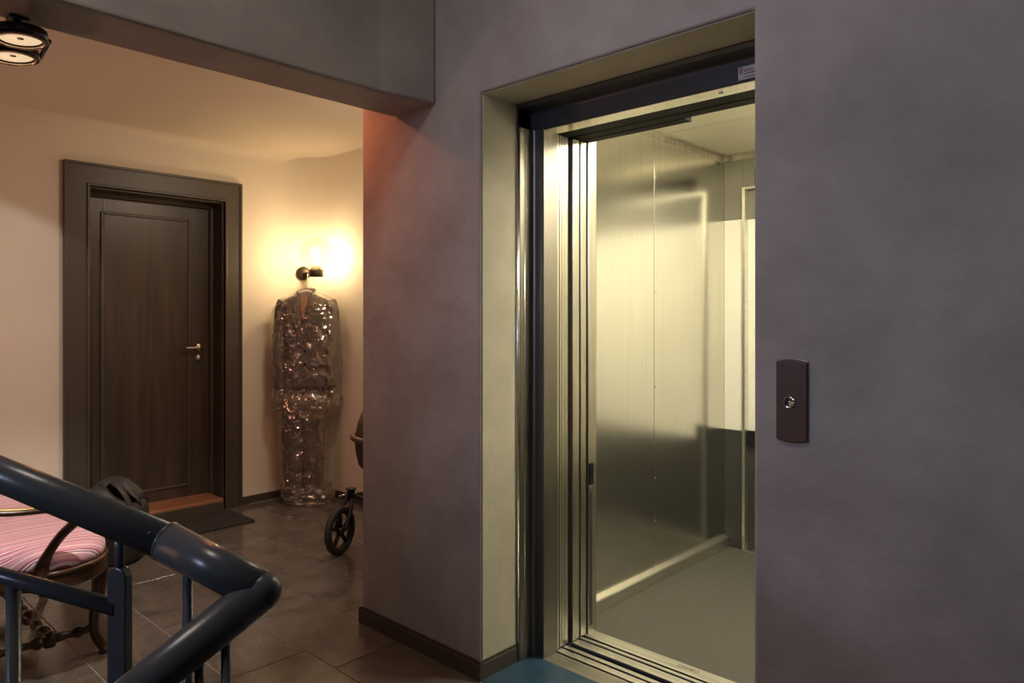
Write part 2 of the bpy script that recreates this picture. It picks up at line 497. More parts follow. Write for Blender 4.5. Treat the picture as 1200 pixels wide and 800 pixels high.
# lift wall with its opening
OW, OZ = 1.019, 2.092
pts = [(-0.712, 0), (0, 0), (0, OZ), (OW, OZ), (OW, 0), (3.4, 0), (3.4, 3.3), (-0.712, 3.3)]
bm = bmesh.new()
for yy, rev in ((0.0, False), (0.185, True)):
    pass
w = prism('wall_right', pts, 'y', 0.0, 0.185, M['plaster'], bevel=0.008, seg=3)
setlab(w, 'mauve grey lime plaster wall around the lift opening', 'wall', kind='structure')
M['reveal'] = material('reveal_with_car_light', (0.40, 0.365, 0.285), 0.75, col2=(0.48, 0.44, 0.35), nscale=4, bump=0.2, bscale=16)  # yellow car light on the jamb is put into this colour
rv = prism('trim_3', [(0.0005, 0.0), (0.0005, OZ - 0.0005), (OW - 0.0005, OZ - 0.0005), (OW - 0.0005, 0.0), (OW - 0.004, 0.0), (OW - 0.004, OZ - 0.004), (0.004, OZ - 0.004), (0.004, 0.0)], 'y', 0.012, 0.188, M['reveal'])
setlab(rv, 'added lining of the lift opening with yellow car light in its colour', 'trim', kind='structure')
# hall walls
pts = [(-5.0, 0), (-0.43, 0), (-0.43, 2.10), (0.445, 2.10), (0.445, 0), (1.3, 0), (1.3, 2.6), (-5.0, 2.6)]
w = prism('wall_back', pts, 'x', -3.13, -2.92, M['hall'])
setlab(w, 'cream painted hall wall around the dark door', 'wall', kind='structure')
w = box('wall_far', (-2.92, -0.30, 1.12, 1.3, 0, 2.6), M['hall'], bevel=0)
setlab(w, 'cream painted hall wall behind the hanging suit and the pram', 'wall', kind='structure')
w = box('wall_shaft', (-0.42, -0.30, 0.185, 1.12, 0, 2.6), M['hall'], bevel=0)
setlab(w, 'cream side wall of the lift shaft behind the pram', 'wall', kind='structure')
Rc = 0.30
cr = [(-2.9195, 1.1195)] + [(-2.92 + Rc - Rc * math.sin(a), 1.12 - Rc + Rc * math.cos(a)) for a in [PI / 2 * k / 24 for k in range(25)]][::-1]
t = prism('trim_2', cr, 'z', 0.05, 2.46, M['hall'])
setlab(t, 'softly rounded corner of the cream hall behind the suit', 'trim', kind='structure')
# hall ceiling with a soft cove
c = box('ceiling', (-3.13, -0.505, -5.0, 1.3, 2.46, 2.6), M['ceil'], bevel=0)
setlab(c, 'cream hall ceiling beyond the beam', 'ceiling', kind='structure')
R = 0.07
cov = [(-2.92 + R - R * math.sin(a), 2.46 - R + R * math.cos(a)) for a in [PI / 2 * k / 8 for k in range(9)]]
cov = [(-2.9195, 2.4595)] + cov
t = prism('trim_1', [(p[0], p[1]) for p in cov], 'y', -5.0, 1.119, M['ceil'])
setlab(t, 'soft cove between the door wall and the hall ceiling', 'trim', kind='structure')
c = box('ceiling_stair', (-0.5, 3.4, -5.0, 0.0, 3.2, 3.3), M['plaster'], bevel=0)
setlab(c, 'plaster ceiling over the stairs', 'ceiling', kind='structure')
# dropped beam
b = prism('ceiling_beam', [(-0.25, -5.0), (-0.268, -0.24), (-0.237, 0.0), (-0.495, 0.0), (-0.505, -5.0)], 'z', 2.097, 3.2, M['plaster'], bevel=0.012, seg=3)
setlab(b, 'dropped plaster beam between stairwell and hall', 'beam', kind='structure')


def baseboard(name, p, q, n, h=0.068, t=0.012):
    """board from p to q (xy), n = outward normal; thin lighter top bead as a second step"""
    p, q, n = Vector(p), Vector(q), Vector(n)
    bm = bmesh.new()
    for tt, z0, z1 in ((t, 0, h - 0.012), (t * 0.6, h - 0.012, h)):
        c4 = [p, q, q + n * tt, p + n * tt]
        lo = [bm.verts.new((v.x, v.y, z0)) for v in c4]; hi = [bm.verts.new((v.x, v.y, z1)) for v in c4]
        bm.faces.new(lo); bm.faces.new(hi[::-1])
        for i in range(4): bm.faces.new((lo[i], lo[(i + 1) % 4], hi[(i + 1) % 4], hi[i]))
    o = from_bm(name, bm, M['base'], bevel=0.0015)
    return setlab(o, None, None, kind='structure')


setlab(baseboard('baseboard_right', (-0.712, 0), (0.012, 0), (0, -1)), 'dark baseboard along the lift wall pier', 'baseboard')
setlab(baseboard('baseboard_jamb', (0, 0.0), (0, 0.185), (1, 0)), 'dark baseboard in the lift opening jamb', 'baseboard')
setlab(baseboard('baseboard_pier', (-0.712, -0.012), (-0.712, 0.185), (-1, 0)), 'dark baseboard on the end of the lift wall', 'baseboard')
setlab(baseboard('baseboard_back', (-2.92, 0.555), (-2.92, 1.12), (1, 0), 0.05), 'low dark baseboard between the door and the corner', 'baseboard')
setlab(baseboard('baseboard_far', (-2.92, 1.12), (-0.42, 1.12), (0, -1), 0.05), 'low dark baseboard under the suit and behind the pram', 'baseboard')
setlab(baseboard('baseboard_left', (-2.92, -5.0), (-2.92, -0.535), (1, 0), 0.05), 'low dark baseboard left of the door', 'baseboard')

# ------------------------------------------------------------------ flat door
door = thing('door_1', (-3.0, 0, 0), 'dark brown panelled flat door with wide casing', 'door')
door['kind'] = 'structure'
CX = -2.92
pts = [(-0.526, 0), (-0.526, 2.203), (0.543, 2.203), (0.543, 0), (0.428, 0), (0.428, 2.072), (-0.395, 2.072), (-0.395, 0)]
prism('casing', pts, 'x', CX, CX + 0.022, M['casing'], door, bevel=0.003)
# raised outer bead and inner bead of the casing
pts = [(-0.530, 0), (-0.530, 2.208), (0.548, 2.208), (0.548, 0), (0.532, 0), (0.532, 2.192), (-0.514, 2.192), (-0.514, 0)]
prism('casing_bead', pts, 'x', CX, CX + 0.030, M['casing'], door, bevel=0.003)
pts = [(-0.410, 0), (-0.410, 2.087), (0.443, 2.087), (0.443, 0), (0.428, 0), (0.428, 2.072), (-0.395, 2.072), (-0.395, 0)]
prism('inner_bead', pts, 'x', CX, CX + 0.030, M['casing'], door, bevel=0.004)
# deep lining and stops
pts = [(-0.43, 0), (-0.43, 2.10), (0.445, 2.10), (0.445, 0), (0.418, 0), (0.418, 2.062), (-0.385, 2.062), (-0.385, 0)]
prism('lining', pts, 'x', -3.13, CX + 0.001, M['casing'], door, bevel=0.002)
pts = [(-0.385, 0.07), (-0.385, 2.062), (0.418, 2.062), (0.418, 0.07), (0.392, 0.07), (0.392, 2.035), (-0.36, 2.035), (-0.36, 0.07)]
prism('stop', pts, 'x', -3.075, -3.04, M['casing'], door, bevel=0.003)
leaf = box('door_leaf', (-3.115, -3.07, -0.384, 0.417, 0.075, 2.06), M['door'], door, bevel=0.002)
pts = [(-0.285, 0.16), (-0.285, 1.95), (0.265, 1.95), (0.265, 0.16)]
bm = bmesh.new()
for (a0, a1, b0, b1) in ((-0.285, -0.268, 0.16, 1.95), (0.248, 0.265, 0.16, 1.95), (-0.268, 0.248, 0.16, 0.177), (-0.268, 0.248, 1.933, 1.95)):
    bm_box(bm, -3.071, -3.060, a0, a1, b0, b1)
from_bm('panel_moulding', bm, M['casing'], leaf, bevel=0.004)
box('door_panel', (-3.071, -3.0655, -0.268, 0.248, 0.177, 1.933), M['door'], leaf, bevel=0.002)
hz = 1.087
lathe('handle_rosette', [(0.0, 0), (0.026, 0), (0.026, 0.006), (0.02, 0.009), (0, 0.009)], (-3.071, 0.325, hz), (1, 0, 0), M['brass_lever'], leaf)
tube('door_handle', smooth_path([(-3.066, 0.325, hz), (-3.03, 0.325, hz), (-3.018, 0.315, hz), (-3.015, 0.29, hz), (-3.016, 0.215, hz)], 5), 0.009, M['brass_lever'], leaf)
lock = lathe('lock_cylinder', [(0.0, 0), (0.024, 0), (0.024, 0.007), (0.012, 0.012), (0, 0.012)], (-3.071, 0.322, 1.017), (1, 0, 0), M['brass_lever'], leaf)
lathe('peephole', [(0, 0), (0.008, 0), (0.007, 0.004), (0, 0.005)], (-3.066, 0.10, 1.62), (1, 0, 0), M['brass_lever'], leaf, seg=12)
box('threshold', (-3.075, -2.835, -0.384, 0.390, 0.0, 0.088), M['thresh'], door, bevel=0.008)
box('threshold_riser', (-2.842, -2.828, -0.384, 0.388, 0.0, 0.070), M['casing'], door, bevel=0.002)

mat_o = box('doormat', (-2.815, -2.45, -0.36, 0.415, 0.0, 0.014), M['mat'], org=(-2.65, 0, 0), bevel=0.006)
setlab(mat_o, 'dark brown rectangular doormat in front of the door threshold', 'doormat')

# ------------------------------------------------------------------ lift landing frame
lf = thing('lift_landing_frame', (0.03, 0.23, 0), 'brushed steel landing frame with dark header and grooved sill of the lift', 'lift frame')
LX, RX = 0.068, 0.962      # clear door edges


def post(name, s, x_in, x_out):
    # plan of a post: rounded return beside the plaster, dark front face, plain reveal
    prof = [(-0.12, 0.36), (-0.12, 0.190), (0.006, 0.190), (0.012, 0.192), (0.016, 0.197), (0.0165, 0.205), (0.0165, 0.262), (0.020, 0.268),
            (0.026, 0.270), (LX - 0.003, 0.270), (LX, 0.273), (LX, 0.352), (0.02, 0.352), (0.02, 0.36)]
    P = prof if s > 0 else [(LX + RX - p[0] - 0.012, p[1]) for p in prof][::-1]
    return prism(name, P, 'z', 0.0, 2.004, M['frame'], lf)


post('frame_post', 1, 0, 0)
post('frame_post', -1, 0, 0)
# bright corner bead at the plaster edge
tube('corner_bead', [(0.0075, 0.1925, 0.068), (0.0075, 0.1925, 2.075)], 0.0065, M['screw'], lf, seg=10)
tube('return_bead', [(0.0155, 0.222, 0.005), (0.0155, 0.222, 2.0)], 0.0022, M['screw'], lf, seg=8)
# header with return above and underside at 2.0 m
prof = [(0.186, 2.25), (0.186, 2.083), (0.200, 2.075), (0.262, 2.072), (0.268, 2.068), (0.270, 2.060), (0.270, 2.003), (0.273, 2.0), (0.352, 2.0), (0.352, 2.25)]
prism('header', prof, 'x', -0.12, 1.14, M['header'], lf)
box('header_underside', (LX - 0.002, 0.962, 0.2745, 0.351, 1.9985, 2.0005), M['steel_edge'], lf, bevel=0)
lathe('key_switch', [(0.0, 0), (0.009, 0), (0.009, 0.003), (0.005, 0.0035), (0.004, 0.001), (0, 0.001)], (0.769, 0.312, 1.9985), (0, 0, -1), M['chrome'], lf, seg=16)
box('door_gear_cover', (LX - 0.04, 1.14, 0.353, 0.438, 2.002, 2.25), M['gear'], lf, bevel=0)
# sills
sl = lambda y0, y1, z: (LX - 0.01, 1.0, y0, y1, -0.03, z)
sill = box('landing_sill', (LX + 0.0, 0.985, 0.268, 0.343, -0.002, 0.002), M['alu'], lf, bevel=0.0006)
for i in range(9):
    y = 0.272 + i * 0.0078
    box('sill_rib', (LX + 0.001, 0.984, y, y + 0.0035, 0.001, 0.0036), M['alu'], sill, bevel=0)
box('sill_bar', (LX - 0.07, 0.985, 0.356, 0.387, -0.002, 0.002), M['alu'], sill, bevel=0.001)
box('sill_bar', (LX - 0.07, 0.985, 0.400, 0.420, -0.002, 0.002), M['alu'], sill, bevel=0.001)
box('sill_channel', (LX - 0.07, 0.985, 0.343, 0.452, -0.08, -0.060), M['gear'], sill, bevel=0)
# landing doors, slid open into the wall: only their leading edges show
for y0, y1, dx in ((0.358, 0.388, 0.0), (0.392, 0.430, -0.002)):
    d = box('landing_door', (LX - 0.46, LX - 0.008 + dx, y0, y1, 0.006, 2.0), M['steel_edge'], lf, bevel=0.0015)
    for zz in (0.35, 1.05, 1.75):
        pass
    box('edge_strip', (LX - 0.0085, LX - 0.0066 + dx, y0 + 0.016, y0 + 0.0175, 0.006, 2.0), M['gear'], d, bevel=0)

sticker = thing('notice_sticker', (0.87, 0.27, 2.0), 'small white printed sticker on the dark lift header', 'sticker')
box('paper', (0.846, 0.905, 0.2688, 0.2698, 2.008, 2.047), M['white_label'], sticker, bevel=0)
box('red_mark', (0.849, 0.861, 0.2684, 0.2688, 2.026, 2.045), M['red_ink'], sticker, bevel=0)
rot_front = Matrix(((1, 0, 0), (0, 0, -1), (0, 1, 0)))
text_mesh('lettering', 'elec', 0.019, M['ink'], sticker, Vector((0.864, 0.2686, 2.030)), rot_front)
box('text_line', (0.865, 0.900, 0.2684, 0.2688, 2.0235, 2.026), M['ink'], sticker, bevel=0)
box('text_line', (0.865, 0.900, 0.2684, 0.2688, 2.0135, 2.0155), M['ink'], sticker, bevel=0)

# ------------------------------------------------------------------ lift car
car = thing('lift_car', (0.5, 1.3, 0), 'open lift car lined with brushed steel panels, warmly lit inside', 'lift')
WX, EX, BY, CZ = -0.066, 1.034, 2.0, 2.2
cf = box('car_floor', (WX - 0.02, EX + 0.02, 0.60, BY + 0.02, -0.05, 0.0), M['carfloor'], car, bevel=0)
cs = box('car_sill', (LX - 0.07, 0.985, 0.452, 0.493, -0.002, 0.002), M['alu'], car, bevel=0.001)
box('sill_bar', (LX - 0.07, 0.985, 0.507, 0.523, -0.002, 0.002), M['alu'], cs, bevel=0.001)
box('sill_bar', (LX - 0.02, 1.0, 0.537, 0.602, -0.002, 0.002), M['alu'], cs, bevel=0.001)
box('sill_channel', (LX - 0.07, 0.985, 0.493, 0.54, -0.08, -0.060), M['gear'], cs, bevel=0)
text_mesh('sill_lettering', 'COMEO', 0.024, M['ink'], cs, Vector((0.462, 0.566, 0.0022)), Matrix.Identity(3), 0.0002)
# car doors slid open
for y0, y1 in ((0.456, 0.497), (0.508, 0.543)):
    d = box('car_door', (LX - 0.46, LX - 0.006, y0, y1, 0.006, 2.0), M['steel_edge'], car, bevel=0.0015)
    box('edge_strip', (LX - 0.02, LX - 0.009, y1, y1 + 0.008, 0.006, 2.0), M['gear'], d, bevel=0)
box('car_header', (LX - 0.04, 1.0, 0.446, 0.505, 2.002, 2.25), M['gear'], car, bevel=0)
box('door_hanger_plate', (LX - 0.01, 0.53, 0.506, 0.556, 2.000, 2.03), M['gear'], car, bevel=0.001)
box('front_transom', (WX, EX, 0.575, 0.60, 2.03, CZ + 0.02), M['carceil'], car, bevel=0)
fr = box('front_return', (WX - 0.01, LX - 0.004, 0.556, 0.612, 0.0, CZ), M['steel_edge'], car, bevel=0.003)
fr2 = box('front_return', (0.966, EX + 0.02, 0.556, 0.612, 0.0, CZ), M['steel_edge'], car, bevel=0.003)
lc = box('light_curtain', (LX - 0.0045, LX - 0.001, 0.560, 0.580, 0.03, 0.60), M['steel_edge'], car, bevel=0)
sb = bmesh.new(); bm_box(sb, -0.0006, 0.0006, -0.0085, 0.0085, -0.0022, 0.0022)
slot_me = bpy.data.meshes.new('slot'); sb.to_mesh(slot_me); sb.free(); slot_me.materials.append(M['gear'])
pieces('slot', slot_me, [(LX - 0.0008, 0.570, 0.04 + k * 0.0088) for k in range(62)], lc)
box('curtain_sensor', (LX - 0.004, LX + 0.002, 0.558, 0.584, 0.61, 0.695), M['gear'], car, bevel=0.002)
# side and rear wall panels
steel = M['steel']
seam = 1.262
for i, (y0, y1) in enumerate(((0.612, seam - 0.001), (seam + 0.001, BY))):
    box('wall_panel', (WX - 0.02, WX, y0, y1, 0.0, CZ), steel, car, bevel=0.0012)
box('wall_panel', (WX, 0.045, BY, BY + 0.02, 0.66, 1.838), M['laminate'], car, bevel=0.0012)
box('wall_panel', (WX, 0.045, BY, BY + 0.02, 1.84, CZ), M['upper_dark'], car, bevel=0.0012)
box('low_dark_panel', (WX, 0.045, BY, BY + 0.02, 0.0, 0.658), M['low_dark'], car, bevel=0.0012)
for i, (y0, y1) in enumerate(((0.612, seam - 0.001), (seam + 0.001, BY))):
    box('wall_panel', (EX, EX + 0.02, y0, y1, 0.42, CZ), M['laminate'], car, bevel=0.0012)
    box('low_dark_panel', (EX, EX + 0.02, y0, y1, 0.0, 0.418), M['low_dark'], car, bevel=0.0012)  # unseen, added so the opposite steel reflects dark
box('rear_return', (0.985, EX, BY, BY + 0.02, 0.0, CZ), steel, car, bevel=0.0012)
box('rear_transom', (0.045, 0.985, BY, BY + 0.02, 2.105, CZ), M['upper_dark'], car, bevel=0.0012)
# rear door in its bright frame
pts = [(0.062, 0.0), (0.062, 2.0), (0.968, 2.0), (0.968, 0.0), (0.985, 0.0), (0.985, 2.012), (0.045, 2.012), (0.045, 0.0)]
prism('rear_frame', pts, 'y', BY - 0.012, BY + 0.03, M['alu_lip'], car, bevel=0.0015)
box('rear_transom', (0.045, 0.112, BY, BY + 0.02, 2.012, 2.105), M['upper_dark'], car, bevel=0.0012)
box('rear_door_head', (0.112, 0.985, BY + 0.002, BY + 0.02, 2.012, 2.104), M['gear'], car, bevel=0.0012)
for x0, x1, y0 in ((0.05, 0.51, BY + 0.032), (0.50, 0.98, BY + 0.056)):
    rd = box('rear_door', (x0, x1, y0, y0 + 0.023, 0.585, 1.838), M['laminate'], car, bevel=0.0015)
    box('rear_door_top', (x0, x1, y0, y0 + 0.023, 1.84, 2.03), M['upper_dark'], rd, bevel=0.0015)
    box('rear_low_dark', (x0, x1, y0, y0 + 0.023, 0.006, 0.583), M['low_dark'], rd, bevel=0.0015)
box('sensor', (0.064, 0.12, BY + 0.012, BY + 0.031, 0.58, 0.662), M['gear'], car, bevel=0.002)
box('rear_sill', (0.062, 0.968, BY - 0.015, BY + 0.09, -0.02, 0.003), M['alu_lip'], car, bevel=0.001)
# kick rails
pts = [(WX, 0.0), (WX + 0.034, 0.0), (WX + 0.034, 0.050), (WX + 0.030, 0.056), (WX, 0.066)]
kr = prism('kick_rail', pts, 'y', 0.614, BY - 0.004, M['alu_lip'], car, bevel=0.002)
pts = [(EX, 0.0), (EX - 0.034, 0.0), (EX - 0.034, 0.050), (EX - 0.030, 0.056), (EX, 0.066)]
prism('kick_rail', pts, 'y', 0.614, BY - 0.004, M['alu_lip'], car, bevel=0.002)
# ceiling panels, angle trim and screws
box('ceiling_panel', (WX - 0.02, EX + 0.02, 0.60, 1.318, CZ, CZ + 0.02), M['carceil'], car, bevel=0.0015)
box('ceiling_panel', (WX - 0.02, EX + 0.02, 1.322, BY + 0.02, CZ, CZ + 0.02), M['carceil'], car, bevel=0.0015)
pts = [(WX, CZ), (WX, CZ - 0.036), (WX + 0.003, CZ - 0.036), (WX + 0.003, CZ - 0.003), (WX + 0.036, CZ - 0.003), (WX + 0.036, CZ)]
tr = prism('angle_trim', pts, 'y', 0.614, BY - 0.03, M['steel_edge'], car)
box('corner_block', (WX + 0.001, WX + 0.038, BY - 0.032, BY - 0.001, CZ - 0.038, CZ - 0.001), M['upper_dark'], car, bevel=0.002)
pts = [(BY, CZ), (BY, CZ - 0.03), (BY - 0.003, CZ - 0.03), (BY - 0.003, CZ - 0.003), (BY - 0.03, CZ - 0.003), (BY - 0.03, CZ)]
prism('angle_trim', pts, 'x', WX + 0.046, EX, M['steel_edge'], car)
sb = bmesh.new(); bmesh.ops.create_uvsphere(sb, u_segments=8, v_segments=5, radius=0.0045)
screw_me = bpy.data.meshes.new('screw'); sb.to_mesh(screw_me); sb.free(); screw_me.materials.append(M['screw'])
pieces('screw', screw_me, [(WX, 1.275, z) for z in (0.07, 0.29, 0.50, 0.95, 1.42, 1.98)], car)
pieces('screw', screw_me, [(WX + 0.004, y, CZ - 0.022) for y in (1.30, 1.45, 1.62, 1.80)] + [(WX + 0.022, y, CZ - 0.004) for y in (1.38, 1.72)], car)
pieces('screw', screw_me, [(WX + 0.039, BY - 0.02, CZ - 0.026), (WX + 0.022, BY - 0.033, CZ - 0.026), (WX + 0.062, BY - 0.004, CZ - 0.018)], car)
# light panel in the ceiling over the right side of the car
lp = box('lamp_frame', (0.74, 1.02, 0.66, 1.47, CZ - 0.012, CZ), M['alu_lip'], car, bevel=0.002)
box('lamp_diffuser', (0.76, 1.00, 0.68, 1.45, CZ - 0.016, CZ - 0.011), M['glow'], lp, bevel=0)
# shaft lining around the door gap, so no stray light comes through
sh = box('wall_shaft_front', (-0.30, -0.125, 0.19, 0.60, 0.0, 2.25), M['gear'], bevel=0)
setlab(sh, 'black shaft lining beside the lift doors', 'wall', kind='structure')

# ------------------------------------------------------------------ call panel
cp = thing('lift_call_panel', (1.118, 0, 0.98), 'narrow brown metal lift call panel with one round button', 'call panel')


def bulged(x0, x1, z0, z1, bulge, n=10):
    top = [(x0 + (x1 - x0) * k / n, z1 + bulge * math.sin(PI * k / n)) for k in range(n + 1)]
    bot = [(x1 - (x1 - x0) * k / n, z0 - bulge * math.sin(PI * k / n)) for k in range(n + 1)]
    return top + bot


prism('back_plate', bulged(1.078, 1.159, 0.983, 1.182, 0.006), 'y', -0.005, 0.0, M['panel_lip'], cp, bevel=0.001)
prism('cover', bulged(1.0795, 1.1575, 0.985, 1.179, 0.006), 'y', -0.011, -0.004, M['panel'], cp, bevel=0.004, seg=3)
lathe('button_ring', [(0.0150, 0), (0.0150, 0.003), (0.0125, 0.0045), (0.0115, 0.002), (0.0115, 0)], (1.115, -0.0105, 1.079), (0, -1, 0), M['chrome'], cp)
lathe('button', [(0.0115, 0), (0.009, -0.002), (0.004, -0.0045), (0.0, -0.005)][::-1], (1.115, -0.0125, 1.079), (0, -1, 0), M['chrome'], cp)
for k in range(3):
    box('sound_slot', (1.0985, 1.1015, -0.0114, -0.0105, 1.168 + k * 0.0035, 1.1693 + k * 0.0035), M['gear'], cp, bevel=0)

# ------------------------------------------------------------------ stair railing
A, J, C, D = Vector((0.781, -1.577, 1.100)), Vector((1.001, -1.467, 1.040)), Vector((1.116, -1.415, 1.000)), Vector((1.069, -1.493, 0.932))
railing = thing('stair_railing', (0.95, -1.5, 0), 'black painted tubular stair railing turning a corner', 'railing')
dA, dD = A - J, D - C
tube('handrail', [J + dA * 2.2, J], 0.0200, M['rail'], railing, seg=32)
lathe('handrail_collar', [(0.0, -0.004), (0.0212, -0.004), (0.0222, 0.0), (0.0, 0.0)], J, dA, M['rail'], railing, seg=32)
bm = bmesh.new(); bmesh.ops.create_uvsphere(bm, u_segments=10, v_segments=6, radius=0.0022, matrix=Matrix.Translation(J + dA * 0.035 + Vector((0.008, -0.014, 0.011))))
from_bm('weld_dot', bm, M['rail'], railing, smooth=True)
tube('handrail_section', [J, C], 0.0213, M['rail'], railing, seg=32)
tube('handrail_return', [C, C + dD * 3.5], 0.0213, M['rail'], railing, seg=32)
bm = bmesh.new(); bmesh.ops.create_uvsphere(bm, u_segments=24, v_segments=14, radius=0.0213, matrix=Matrix.Translation(C))
from_bm('handrail_elbow', bm, M['rail'], railing, smooth=True)
# flat post with rounded top and thin neck
pc = Vector((0.9415, -1.4955, 0))
n2 = Vector((dA.x, dA.y, 0)).normalized(); m2 = Vector((-n2.y, n2.x, 0))
w2 = 0.0130
ztop = 1.006
prof = [(-w2, 0.0), (w2, 0.0), (w2, ztop - w2)] + [(w2 * math.cos(a), ztop - w2 + w2 * math.sin(a)) for a in [PI * k / 10 for k in range(1, 10)]] + [(-w2, ztop - w2)]
bm = bmesh.new()
lo = [bm.verts.new(pc + n2 * q - m2 * 0.006 + Vector((0, 0, z))) for q, z in prof]
hi = [bm.verts.new(pc + n2 * q + m2 * 0.006 + Vector((0, 0, z))) for q, z in prof]
bm.faces.new(lo); bm.faces.new(hi[::-1])
for i in range(len(lo)): bm.faces.new((lo[i], lo[(i + 1) % len(lo)], hi[(i + 1) % len(lo)], hi[i]))
from_bm('post', bm, M['rail'], railing, bevel=0.002)
tube('post_neck', [(pc.x, pc.y, ztop - 0.01), (pc.x, pc.y, 1.048)], 0.0055, M['rail'], railing, seg=12)
# lower rail meeting the post, pickets
LR0, LR1 = Vector((0.938, -1.497, 0.957)), Vector((0.781, -1.577, 0.977))
lr = LR1 - LR0
tube('lower_rail', [LR0, LR0 + lr * 2.2], 0.0095, M['rail'], railing, seg=16)
for k in (0.88, 1.55):
    q = LR0 + lr * k
    tube('picket', [(q.x, q.y, 0.0), (q.x, q.y, q.z)], 0.0082, M['rail'], railing, seg=12)
tube('picket', [(1.028, -1.455, 0.0), (1.028, -1.455, 1.025)], 0.0056, M['rail'], railing, seg=12)
for k in (0.38, 0.66, 1.7, 2.6):
    q = C + dD * k
    tube('picket', [(q.x, q.y, 0.0), (q.x, q.y, q.z)], 0.0050, M['rail'], railing, seg=12)

# ------------------------------------------------------------------ striped settee
st = thing('settee', (-1.6, -1.12, 0), 'carved wooden settee with a pink striped upholstered seat', 'settee')
out = smooth_path([(-2.12, -0.90, 0), (-1.7, -0.88, 0), (-1.35, -0.845, 0), (-1.17, -0.845, 0), (-1.06, -0.91, 0), (-1.015, -1.02, 0), (-1.035, -1.10, 0),
                   (-1.10, -1.18, 0), (-1.15, -1.30, 0), (-1.17, -1.44, 0)], 6)
far = [Vector((-3.24 - p.x, p.y, 0)) for p in out[::-1]]
outline = out + far
cen = Vector((-1.62, -1.15, 0))


def ring(scale_in, z):
    r = []
    for p in outline:
        d = (p - cen); L = d.length
        q = cen + d * (max(L - scale_in, L * (1 - scale_in * 2.0)) / L)
        r.append(Vector((q.x, q.y, z)))
    return r


loft('seat_rail', [ring(0.004, 0.345), ring(0.0, 0.352), ring(0.0, 0.405), ring(0.006, 0.412), ring(0.05, 0.412), ring(0.05, 0.345), ring(0.004, 0.345)], M['wood'], st, cap=False, smooth=False)
loft('gilt_beading', [ring(-0.004, 0.398), ring(-0.006, 0.403), ring(-0.002, 0.412), ring(0.010, 0.414), ring(0.012, 0.398), ring(-0.004, 0.398)], M['wood'], st, cap=False)
rings = [ring(0.012, 0.408), ring(0.006, 0.425), ring(0.008, 0.445), ring(0.022, 0.463), ring(0.05, 0.478), ring(0.09, 0.487)]
for k_, z_ in ((0.8, 0.491), (0.55, 0.495), (0.3, 0.497), (0.05, 0.498)):
    rings.append([Vector((cen.x + (p.x - cen.x) * k_, cen.y + (p.y - cen.y) * k_, z_)) for p in rings[5]])
cush = loft('seat_cushion', rings, M['stripe'], st, smooth=True)
uvl = cush.data.uv_layers.new(name='UVMap')
for l in cush.data.loops:
    co = cush.data.vertices[l.vertex_index].co + ORG[cush]
    # stripes run from the back to the front, pulled round at the ends of the seat
    uvl.data[l.index].uv = (co.x + (0.49 - co.z) * 0.7 * (1 if co.x > -1.62 else -1), co.y)
# piping with a line of nails along the seat edge
# legs
for (lx, ly, s) in ((-1.20, -0.885, 1), (-2.05, -0.885, -1), (-1.22, -1.40, 1), (-2.02, -1.40, -1)):
    path = smooth_path([(lx + 0.03 * s, ly + 0.0, 0.40), (lx + 0.045 * s, ly + 0.01, 0.34), (lx + 0.03 * s, ly + 0.012, 0.26), (lx - 0.012 * s, ly + 0.01, 0.16),
                        (lx - 0.028 * s, ly + 0.015, 0.08), (lx - 0.02 * s, ly + 0.04, 0.025), (lx - 0.012 * s, ly + 0.05, 0.0)], 4)
    n = len(path)
    rad = [0.034 - 0.016 * min(1, i / (n * 0.55)) + (0.006 if i > n * 0.85 else 0) for i in range(n)]
    tube('leg', path, rad, M['wood'], st, seg=12)


def turned(name, a, b, r=0.013):
    a, b = Vector(a), Vector(b); N = 40
    path = [a.lerp(b, i / N) for i in range(N + 1)]
    rad = [r * (1 + 0.45 * math.sin(i / N * PI * 7) ** 2 * (0.6 + 0.4 * math.cos(i * 1.3)) + (0.5 if i % 10 in (4, 5) else 0)) for i in range(N + 1)]
    return tube(name, path, rad, M['wood'], st, seg=10)


for s, x in ((1, -1.228), (-1, -2.02)):
    turned('stretcher', (x, -0.87, 0.10), (x, -1.39, 0.10))
turned('stretcher', (-1.228, -1.02, 0.10), (-2.02, -1.02, 0.10), 0.015)
lathe('stretcher_boss', [(0, -0.028), (0.02, -0.024), (0.026, 0), (0.02, 0.024), (0, 0.028)], (-1.228, -1.02, 0.10), (0, 0, 1), M['wood'], st, seg=14)
for s in (1, -1):
    mx = lambda x: x if s > 0 else -3.24 - x
    sup = smooth_path([(mx(-1.045), -1.10, 0.375), (mx(-1.04), -1.09, 0.43), (mx(-1.03), -1.068, 0.485), (mx(-1.0), -1.04, 0.54), (mx(-0.955), -1.01, 0.59), (mx(-0.935), -1.0, 0.632)], 4)
    n = len(sup)
    tube('arm_support', sup, [0.034 - 0.018 * min(1, i / (n * 0.35)) for i in range(n)], M['wood'], st, seg=12)
    arm = smooth_path([(mx(-0.925), -0.965, 0.628), (mx(-0.93), -1.0, 0.642), (mx(-0.945), -1.09, 0.646), (mx(-0.965), -1.22, 0.655), (mx(-1.04), -1.36, 0.68), (mx(-1.13), -1.46, 0.70)], 5)
    tube('arm', arm, 0.0155, M['wood'], st, seg=12, squash=0.7)
    tube('arm_gilt', [p + Vector((0.004 * s, 0.004, 0.0095)) for p in arm], 0.008, M['gilt'], st, seg=8, squash=0.6)
